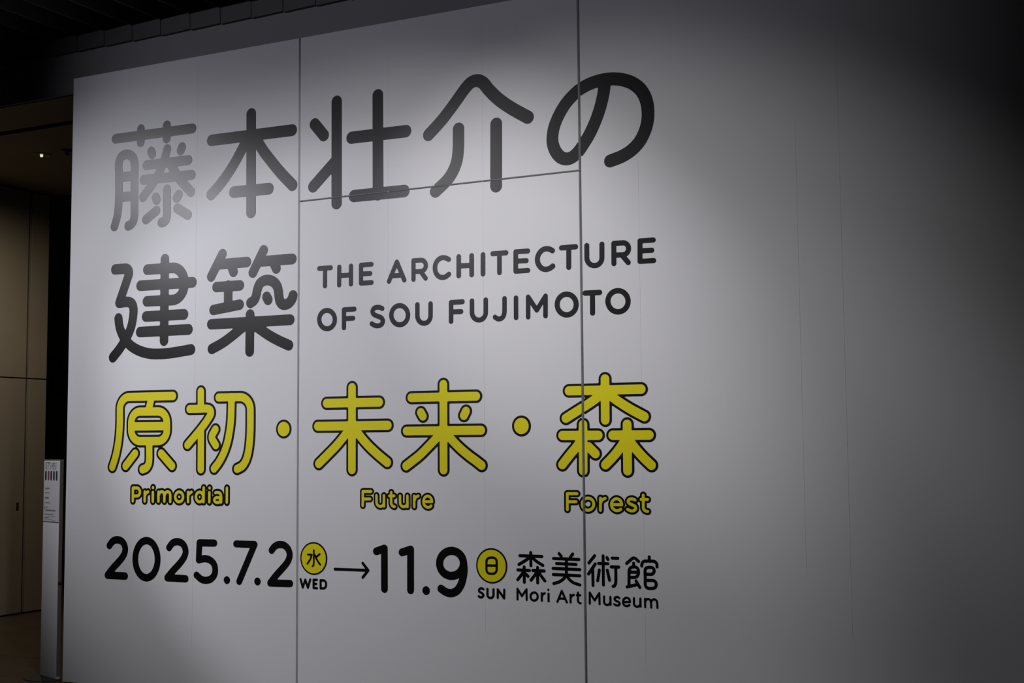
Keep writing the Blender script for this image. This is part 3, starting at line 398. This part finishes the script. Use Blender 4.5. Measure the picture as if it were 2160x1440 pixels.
    ('wd', 7.46, ((0, 0, 0, 0, ((-4726.1, 751.7), (-4709.8, 703.3), (-4691.5, 750.1), (-4672.3, 703.6), (-4655.1, 752.3))),)),
    ('wd', 7.4, ((0, 0, 1, 1, ((-4599.9, 752.8), (-4631, 752), (-4630.8, 704.1), (-4598.6, 702.9))), (0, 0, 0, 1, ((-4630.9, 728.3), (-4603.8, 728.5))),)),
    ('wd', 7.35, ((0, 1, 0, 0, ((-4580, 751.1), (-4539.5, 751, 27.9), (-4540.8, 704.5, 27.9), (-4579.8, 703.7))),)),
    ('ar', 8.78, ((0, 0, 1, 0, ((-4486.2, 820.6), (-4242.9, 821.8))), (0, 0, 0, 0, ((-4280.7, 862.3), (-4242.3, 821.9), (-4280.6, 779.2))),)),
    ('db', 22.7, ((0, 0, 0, 1, ((-4186.1, 934.1), (-4130.3, 952.2), (-4129.8, 696))),)),
    ('db', 22.79, ((0, 0, 0, 1, ((-4009.5, 933.5), (-3951.9, 951.5), (-3952.5, 696.6))),)),
    ('db', 24.64, ((0, 0, 0, 0, ((-3848.8, 721.4), (-3848.3, 721))),)),
    ('db', 23.34, ((1, 1, 0, 0, ((-3603.4, 883.8), (-3614, 848.4), (-3642.4, 821.7), (-3681.2, 810.9), (-3720.1, 818.9), (-3748.6, 843.7), (-3758.9, 878.6), (-3748.3, 914.4), (-3719.5, 941.1), (-3680.5, 951.7), (-3641.7, 943.4), (-3613.6, 918.5))), (1, 0, 0, 0, ((-3603.4, 887.6), (-3599.9, 850.3), (-3605.5, 808.1), (-3619.2, 765.6), (-3646.4, 729.5), (-3684.4, 713.9), (-3719.7, 719.4), (-3750.2, 735.9))),)),
    ('b2', 88.52, ((0, 0, 0, 0, ((-3423.5, 876.4), (-3422.9, 876))),)),
    ('k2', 6.85, ((0, 1, 0, 0, ((-3455.3, 920.7, 23.7), (-3390.5, 922.7, 23.7), (-3391.2, 833.7, 23.7), (-3456, 831.4, 23.7))), (0, 0, 0, 0, ((-3455.6, 877.2), (-3390.8, 878.4))),)),
    ('sn', 6.9, ((1, 0, 0, 0, ((-3476.2, 744.6), (-3491, 749.5), (-3504.3, 740.2), (-3501.7, 729.6), (-3485.9, 722.5), (-3476.4, 711.3), (-3486, 700.3), (-3499.3, 699.7), (-3506.2, 704.5))),)),
    ('sn', 6.85, ((0, 0, 1, 1, ((-3450.7, 754), (-3451.2, 697.7, 17.9), (-3413.3, 698.9, 17.9), (-3412.8, 753.2))),)),
    ('sn', 6.79, ((0, 0, 1, 1, ((-3386.6, 694.2), (-3386.1, 747.5), (-3346.3, 699.7), (-3344.8, 753.8))),)),
    ('mj', 8.9, ((0, 0, 1, 1, ((-3179.8, 965.8), (-3179.3, 876))), (0, 0, 1, 1, ((-3255.9, 937.8), (-3102.8, 937.5))), (1, 0, 0, 0, ((-3185.8, 931.1), (-3215.8, 910.8), (-3252.9, 889.4))), (1, 0, 0, 0, ((-3173.1, 931.5), (-3145.1, 910.6), (-3106.6, 889.3))), (0, 0, 1, 1, ((-3220.8, 885.9), (-3220.4, 784.7))), (0, 0, 1, 1, ((-3268.9, 859.5), (-3179.5, 858.9))), (1, 0, 0, 0, ((-3224.9, 850.5), (-3242.1, 828.4), (-3261.1, 806.3))), (0, 0, 0, 0, ((-3210.8, 838.4), (-3197.6, 826.8))), (0, 0, 1, 1, ((-3138.4, 886.2), (-3138.9, 784.7))), (0, 0, 1, 1, ((-3176.7, 859.8), (-3089.6, 859.1))), (1, 0, 0, 0, ((-3143, 850.9), (-3160.1, 829), (-3179.5, 806.4))), (1, 0, 0, 0, ((-3131.7, 851.4), (-3115.1, 829.4), (-3095, 805.7))),)),
    ('mj', 8.52, ((0, 0, 0, 0, ((-3007.4, 956.6), (-2994.3, 941.3))), (0, 0, 0, 0, ((-2925.9, 956.8), (-2940.7, 938.8))), (0, 0, 1, 1, ((-3050.4, 929.1), (-2881.2, 928.3))), (0, 0, 1, 1, ((-3032.1, 902.3), (-2898.8, 901.3))), (0, 0, 1, 1, ((-3053.8, 875.4), (-2876.5, 874.2))), (0, 0, 0, 0, ((-2964.1, 929.3), (-2965.2, 840))), (0, 0, 1, 1, ((-3052.2, 842.5), (-2877, 841.4))), (1, 0, 0, 0, ((-2966.6, 842.5), (-2982, 822.1), (-3004.2, 806.3), (-3041.2, 793.4))), (1, 0, 0, 0, ((-2963.8, 842.6), (-2951.7, 823.2), (-2927.3, 804.4), (-2885.8, 792.3))),)),
    ('mj', 8.44, ((0, 0, 0, 0, ((-2797.3, 951.4), (-2831.4, 911.8))), (0, 0, 0, 0, ((-2793.9, 908.1), (-2834.3, 853))), (0, 0, 0, 1, ((-2809.4, 876.5), (-2808.6, 784.6))), (0, 0, 1, 1, ((-2782.4, 911.1), (-2712.1, 911.3))), (0, 0, 1, 1, ((-2747.7, 960.5), (-2748, 789.2))), (0, 0, 0, 0, ((-2725.6, 943.9), (-2720.1, 934.1))), (0, 0, 0, 0, ((-2770.5, 876), (-2781.1, 818.7))), (0, 0, 0, 0, ((-2724.6, 876.4), (-2712.6, 824.5))), (0, 0, 1, 1, ((-2703.7, 941.7), (-2654.5, 941.9))), (0, 0, 1, 1, ((-2710.1, 895.2), (-2649.6, 895.7))), (1, 0, 0, 0, ((-2675.4, 891.7), (-2675.7, 852.5), (-2676.1, 826.5), (-2678.7, 805.5), (-2685.1, 795.4), (-2692.6, 792.5))),)),
    ('mj', 8.36, ((0, 0, 0, 0, ((-2612.8, 916.5), (-2571.5, 951.8, 13.9), (-2545, 929.3))), (0, 0, 1, 0, ((-2573.3, 927.6), (-2572.9, 900.4))), (0, 1, 0, 0, ((-2599.6, 899, 23.7), (-2546, 900.8, 23.7), (-2547, 845.7, 23.7), (-2600.5, 843.7))), (0, 0, 0, 0, ((-2600, 871.5), (-2546.5, 872.9))), (0, 0, 0, 0, ((-2600.3, 855.4), (-2601.3, 795.7))), (0, 0, 0, 0, ((-2612, 793.2), (-2560.5, 806.4))), (0, 0, 0, 0, ((-2561, 826.3), (-2540.3, 793.6))), (0, 0, 1, 0, ((-2484.6, 963.3), (-2484, 934.4))), (0, 0, 1, 1, ((-2527.4, 897.6), (-2526.3, 932.5, 20.9), (-2441.7, 933.2, 20.9), (-2441.6, 896.2))), (0, 1, 0, 0, ((-2508.7, 899.5, 18.1), (-2457.7, 901.3, 19.5), (-2458.4, 865.3, 19.5), (-2509.4, 863.4))), (0, 0, 0, 0, ((-2508.8, 863.4), (-2508.5, 831.7))), (0, 1, 0, 0, ((-2509.3, 831.7), (-2447.4, 833.3, 20.9), (-2448.1, 791.7, 20.9), (-2509.2, 789.7, 20.9))),)),
    ('me', 6.39, ((0, 0, 1, 1, ((-3263.4, 691.6), (-3263.3, 755.8), (-3236.1, 717.4), (-3207.4, 755.6), (-3207.2, 691.6))),)),
    ('me', 6.33, ((1, 1, 0, 0, ((-3139.3, 719.2), (-3142.3, 708.1), (-3150.5, 699.7), (-3161.4, 696.2), (-3172.4, 698.7), (-3180.4, 706.4), (-3183.2, 717.3), (-3180.1, 728.4), (-3172, 736.9), (-3161, 740.3), (-3150, 737.8), (-3142.1, 730.1))),)),
    ('me', 6.29, ((0, 0, 1, 1, ((-3114.7, 744), (-3114.4, 690.9))), (1, 0, 0, 0, ((-3113.5, 722.1), (-3106.4, 733.7), (-3096, 739.1))),)),
    ('me', 6.26, ((0, 0, 0, 0, ((-3074.9, 758.7), (-3074.6, 758.4))), (0, 0, 1, 1, ((-3073.4, 743.8), (-3074, 690.3))),)),
    ('me', 6.2, ((0, 0, 0, 0, ((-3020.7, 696), (-2993.8, 755.9), (-2964.3, 695.4))), (0, 0, 0, 0, ((-3010.8, 714.3), (-2975, 714.7))),)),
    ('me', 6.15, ((0, 0, 1, 1, ((-2941.8, 743.3), (-2941.9, 690.3))), (1, 0, 0, 0, ((-2940.7, 721.1), (-2933.7, 732.6), (-2921.9, 738))),)),
    ('me', 6.12, ((0, 0, 1, 1, ((-2897.4, 757.1), (-2898.8, 694.2, 16.3), (-2878.4, 695))), (0, 0, 1, 1, ((-2910.5, 736.5), (-2877.8, 737.5))),)),
    ('me', 6.19, ((0, 0, 1, 1, ((-2829.3, 689.2), (-2828.4, 753.5), (-2800.7, 713.6), (-2772.6, 753.3), (-2771.8, 689.3))),)),
    ('me', 6.13, ((0, 0, 1, 0, ((-2745.2, 742.7), (-2745.9, 692.6, 17.1), (-2709.4, 694.3, 17.1), (-2708.9, 726.1))), (0, 0, 1, 1, ((-2708.7, 742.3), (-2708.4, 689.2))),)),
    ('me', 6.09, ((1, 0, 0, 0, ((-2657.8, 733.1), (-2668.5, 737.6), (-2681.3, 733.9), (-2684.8, 724.6), (-2675.9, 717.2), (-2661.8, 711.4), (-2656.3, 702.5), (-2663.5, 694.4), (-2677.6, 694.3), (-2686.9, 698.5))),)),
    ('me', 6.05, ((0, 0, 0, 0, ((-2636.1, 712.6), (-2597, 714.4))), (1, 0, 0, 0, ((-2597, 714.4), (-2600.9, 729.7), (-2616.3, 736.5), (-2631.3, 728.3), (-2636.1, 712.6), (-2631, 697.2), (-2614.2, 692.1), (-2600.6, 698.7))),)),
    ('me', 6, ((0, 0, 1, 0, ((-2574.1, 741.2), (-2574.9, 691.4, 16.7), (-2538.7, 693.1, 16.7), (-2538.1, 726.1))), (0, 0, 1, 1, ((-2537.9, 740.8), (-2537.4, 688))),)),
    ('me', 5.94, ((0, 0, 1, 1, ((-2511.5, 740.7), (-2511.6, 686.7))), (1, 0, 0, 0, ((-2511.3, 719.6), (-2504.7, 731.5), (-2493.6, 734.6), (-2482.6, 729.9), (-2478.7, 714.7), (-2477.7, 691.7))), (1, 0, 0, 0, ((-2478.1, 718.6), (-2470.1, 731.8), (-2459, 734.8), (-2448.1, 728.9), (-2444.2, 715), (-2443.3, 691.5))),)),
)

def fillet(pts, closed):
    """polyline with optional corner radius (third number) -> plain polyline"""
    out = []; n = len(pts)
    for i, p in enumerate(pts):
        if len(p) < 3 or (not closed and i in (0, n - 1)):
            out.append(np.array(p[:2])); continue
        P = np.array(p[:2]); a = np.array(pts[i - 1][:2]); b = np.array(pts[(i + 1) % n][:2])
        u = a - P; lu = np.hypot(*u); v = b - P; lv = np.hypot(*v)
        u, v = u / lu, v / lv
        d = min(p[2], lu * 0.5, lv * 0.5) if closed else min(p[2], lu * 0.98, lv * 0.5 if i + 2 < n and len(pts[i + 1]) > 2 else lv * 0.98)
        if not closed and i > 0 and len(pts[i - 1]) > 2:
            d = min(d, lu * 0.5)
        s, e = P + u * d, P + v * d
        w = 0.7071 if abs(np.dot(u, v)) < 0.5 else 1.0
        for q in range(11):                       # rational quadratic, close to a circular arc
            t = q / 10.0
            b0, b1, b2 = (1 - t) ** 2, 2 * t * (1 - t) * w, t * t
            out.append((b0 * s + b1 * P + b2 * e) / (b0 + b1 + b2))
    return out

def smooth(pts, closed):
    P = [np.array(p[:2]) for p in pts]; n = len(P); out = []
    rng = range(n) if closed else range(n - 1)
    for i in rng:
        p1, p2 = P[i], P[(i + 1) % n]
        p0 = P[i - 1] if (closed or i > 0) else 2 * p1 - p2
        p3 = P[(i + 2) % n] if (closed or i + 2 < n) else 2 * p2 - p1
        # centripetal Catmull-Rom
        t1 = max(1e-6, np.hypot(*(p1 - p0)) ** 0.5); t2 = t1 + max(1e-6, np.hypot(*(p2 - p1)) ** 0.5); t3 = t2 + max(1e-6, np.hypot(*(p3 - p2)) ** 0.5)
        for q in range(7):
            t = t1 + (t2 - t1) * q / 7.0
            a1 = p0 * (t1 - t) / t1 + p1 * t / t1
            a2 = p1 * (t2 - t) / (t2 - t1) + p2 * (t - t1) / (t2 - t1)
            a3 = p2 * (t3 - t) / (t3 - t2) + p3 * (t - t2) / (t3 - t2)
            b1 = a1 * (t2 - t) / t2 + a2 * t / t2
            b2 = a2 * (t3 - t) / (t3 - t1) + a3 * (t - t1) / (t3 - t1)
            out.append(b1 * (t2 - t) / (t2 - t1) + b2 * (t - t1) / (t2 - t1))
    if not closed:
        out.append(P[-1])
    return out

def parse(row):
    gr, r, strokes = row
    r = r / 1000.0
    segs = []
    for curved, closed, trim_a, trim_b, pp in strokes:
        pts = [[v / 1000.0 for v in p] for p in pp]
        pl = smooth(pts, closed) if curved else fillet(pts, closed)
        if not closed:
            for trim, a, b in ((trim_a, 0, 1), (trim_b, -1, -2)):
                if trim:
                    v = pl[b] - pl[a]; pl[a] = pl[a] + v / np.hypot(*v) * r
        if closed:
            pl = pl + [pl[0]]
        segs += list(zip(pl, pl[1:]))
    return gr, r, segs

CUTS = ((SEAM1[0] - 0.0005, SEAM1[1] + 0.0005, -9, 9), (SEAM2[0] - 0.0005, SEAM2[1] + 0.0005, -9, 9), (SEAM1[0], SEAM2[1], HS[0] - 0.0005, HS[1] + 0.0005))

def glyph_mesh(name, segs, r, org, y_front, y_back, cell, cut=True, hole=None):
    """flat cut-out of everything within r of the stroke centre lines, front face at y_front, edge down to y_back"""
    A = np.array([s[0] for s in segs]); B = np.array([s[1] for s in segs])
    lo = np.minimum(A.min(0), B.min(0)) - r - 2 * cell; hi = np.maximum(A.max(0), B.max(0)) + r + 2 * cell
    nx, nz = int((hi[0] - lo[0]) / cell) + 2, int((hi[1] - lo[1]) / cell) + 2
    gx = lo[0] + cell * np.arange(nx); gz = lo[1] + cell * np.arange(nz)
    X, Z = np.meshgrid(gx, gz, indexing='ij')
    F = np.full(X.shape, 9.0)
    for a, b in zip(A, B):
        d = b - a; L = d @ d
        if L < 1e-12:
            D = np.hypot(X - a[0], Z - a[1])
        else:
            t = np.clip(((X - a[0]) * d[0] + (Z - a[1]) * d[1]) / L, 0, 1)
            D = np.hypot(X - a[0] - t * d[0], Z - a[1] - t * d[1])
        np.minimum(F, D, out=F)
    F = F - r
    if hole:
        F = np.maximum(F, hole - (F + r))
    if cut:
        for x0, x1, z0, z1 in CUTS:
            if x1 < lo[0] or x0 > hi[0] or z1 < lo[1] or z0 > hi[1]:
                continue
            q = np.maximum(np.maximum(x0 - X, X - x1), np.maximum(z0 - Z, Z - z1))
            F = np.maximum(F, -q)
    F[np.abs(F) < 1e-7] = -1e-7
    ins = F < 0
    verts, idx, faces = [], {}, []
    def gv(i, j):
        k = (i, j)
        if k not in idx:
            idx[k] = len(verts); verts.append((gx[i] - org[0], y_front, gz[j] - org[1]))
        return idx[k]
    def ev(i, j, i2, j2):
        k = (i, j, i2, j2) if (i, j) < (i2, j2) else (i2, j2, i, j)
        if k not in idx:
            a, b = F[k[0], k[1]], F[k[2], k[3]]; t = a / (a - b)
            idx[k] = len(verts)
            verts.append((gx[k[0]] + t * (gx[k[2]] - gx[k[0]]) - org[0], y_front, gz[k[1]] + t * (gz[k[3]] - gz[k[1]]) - org[1]))
        return idx[k]
    cnt = ins[:-1, :-1].astype(int) + ins[1:, :-1] + ins[:-1, 1:] + ins[1:, 1:]
    edges = []
    for i in range(nx - 1):
        col = cnt[i]
        j = 0
        while j < nz - 1:
            if col[j] == 4:
                k = j
                while k < nz - 1 and col[k] == 4:
                    k += 1
                faces.append((gv(i, j), gv(i + 1, j), gv(i + 1, k), gv(i, k)))
                j = k; continue
            if col[j] > 0:
                cs = ((i, j), (i + 1, j), (i + 1, j + 1), (i, j + 1))
                inn = [ins[c] for c in cs]
                if col[j] == 2 and inn[0] == inn[2]:
                    for q in range(4):
                        if inn[q]:
                            p, n = cs[q - 1], cs[(q + 1) % 4]
                            a, b = ev(*p, *cs[q]), ev(*cs[q], *n)
                            faces.append((a, gv(*cs[q]), b)); edges.append((b, a))
                else:
                    poly = []; cr = []
                    for q in range(4):
                        if inn[q]:
                            poly.append(gv(*cs[q]))
                        if inn[q] != inn[(q + 1) % 4]:
                            e = ev(*cs[q], *cs[(q + 1) % 4]); poly.append(e); cr.append((e, inn[q]))
                    faces.append(tuple(poly))
                    out = [e for e, f in cr if f][0]; inn_ = [e for e, f in cr if not f][0]
                    edges.append((out, inn_))
            j += 1
    back = {}
    def bv(v):
        if v not in back:
            back[v] = len(verts); p = verts[v]; verts.append((p[0], y_back, p[2]))
        return back[v]
    for a, b in edges:
        faces.append((b, a, bv(a), bv(b)))
    me = bpy.data.meshes.new(name); me.from_pydata(verts, [], faces); me.validate(); me.update()
    return me

PIX = 0.0042
parsed = [parse(row) for row in GLYPHS]
def of(gr):
    return [(r, s) for g_, r, s in parsed if g_ == gr]
def centre(segs):
    a = np.array([p for s in segs for p in s]); return (a.min(0) + a.max(0)) / 2
def lettering(name, grs, label, cat, part='character', cell=None, fill=None, outline=0.0, fillmat=None):
    items = [it for g_ in grs for it in of(g_)]
    allp = np.array([p for r, s in items for q in s for p in q]); c = (allp.min(0) + allp.max(0)) / 2
    root = thing(name, (c[0], 0.0, c[1]), label, cat)
    for n, (r, segs) in enumerate(items):
        o_ = centre(segs); cl = cell or max(0.0022, min(0.006, r * 0.22))
        yo = -0.0010 - (0.00012 if n % 2 else 0)
        me = glyph_mesh(part, segs, r + outline, o_, yo, 0.0, cl)
        ob = link(part, me, M['vinyl'], root); ob.location = (o_[0], 0, o_[1])
        if outline:
            mf = glyph_mesh('fill', segs, r, o_, -0.0017, -0.0009, cl)
            of_ = bpy.data.objects.new('fill', mf); C.objects.link(of_); mf.materials.append(M['yellow']); of_.parent = ob
            of_['label'] = 'yellow filling inside the black outline'
    return root

lettering('title_lettering', ['t1'], 'long line of five big black Japanese characters along the top of the white wall', 'lettering')
lettering('title_lettering', ['t2'], 'two big black Japanese characters under the long top line, beside the English capitals', 'lettering')
lettering('subtitle_lettering', ['e'], 'black English capitals in two rows reading THE ARCHITECTURE OF ...', 'lettering', 'letter')
lettering('theme_lettering', ['y1'], 'two yellow black-outlined Japanese characters above the word Primordial', 'lettering', outline=0.0142)
lettering('theme_lettering', ['y2'], 'two yellow black-outlined Japanese characters above the word Future', 'lettering', outline=0.0134)
lettering('theme_lettering', ['y3'], 'yellow black-outlined three-tree Japanese character above the word Forest', 'lettering', outline=0.0128)
lettering('bullet_dot', ['d1'], 'yellow dot with black ring beside the first pair of yellow characters', 'dot', 'ring', outline=0.0135)
lettering('bullet_dot', ['d2'], 'yellow dot with black ring just before the three-tree character', 'dot', 'ring', outline=0.0135)
lettering('caption_lettering', ['p'], 'small yellow outlined word Primordial', 'lettering', 'letter', outline=0.0138)
lettering('caption_lettering', ['u'], 'small yellow outlined word Future', 'lettering', 'letter', outline=0.0116)
lettering('caption_lettering', ['o'], 'small yellow outlined word Forest', 'lettering', 'letter', outline=0.0113)
lettering('date_lettering', ['da'], 'big black opening date 2025.7.2', 'lettering', 'digit')
lettering('date_lettering', ['db'], 'big black closing date 11.9 after the arrow', 'lettering', 'digit')
lettering('arrow_mark', ['ar'], 'thin black arrow between the two dates', 'arrow', 'arrow')
lettering('weekday_lettering', ['wd'], 'small black word WED under a yellow badge', 'lettering', 'letter')
lettering('weekday_lettering', ['sn'], 'small black word SUN under a yellow badge', 'lettering', 'letter')
lettering('museum_lettering', ['mj'], 'four small black Japanese characters at the end of the date line', 'lettering')
lettering('museum_lettering', ['me'], 'small thin black English museum name under four Japanese characters', 'lettering', 'letter')
for b, k, lab in (('b1', 'k1', 'round yellow weekday badge above the word WED'), ('b2', 'k2', 'round yellow weekday badge above the word SUN')):
    (r, s), = of(b); c = centre(s)
    root = thing('weekday_badge', (c[0], 0, c[1]), lab, 'badge')
    me = glyph_mesh('ring', s, r + 0.0095, c, -0.0010, 0.0, 0.005, cut=False)
    o = link('ring', me, M['vinyl'], root); o.location = (c[0], 0, c[1])
    me = glyph_mesh('disc', s, r, c, -0.0017, -0.0009, 0.005, cut=False)
    o = link('disc', me, M['yellow'], root); o.location = (c[0], 0, c[1])
    (r, s), = of(k); c = centre(s)
    me = glyph_mesh('character', s, r, c, -0.0024, -0.0016, 0.0016, cut=False)
    o = link('character', me, M['vinyl'], root); o.location = (c[0], 0, c[1])
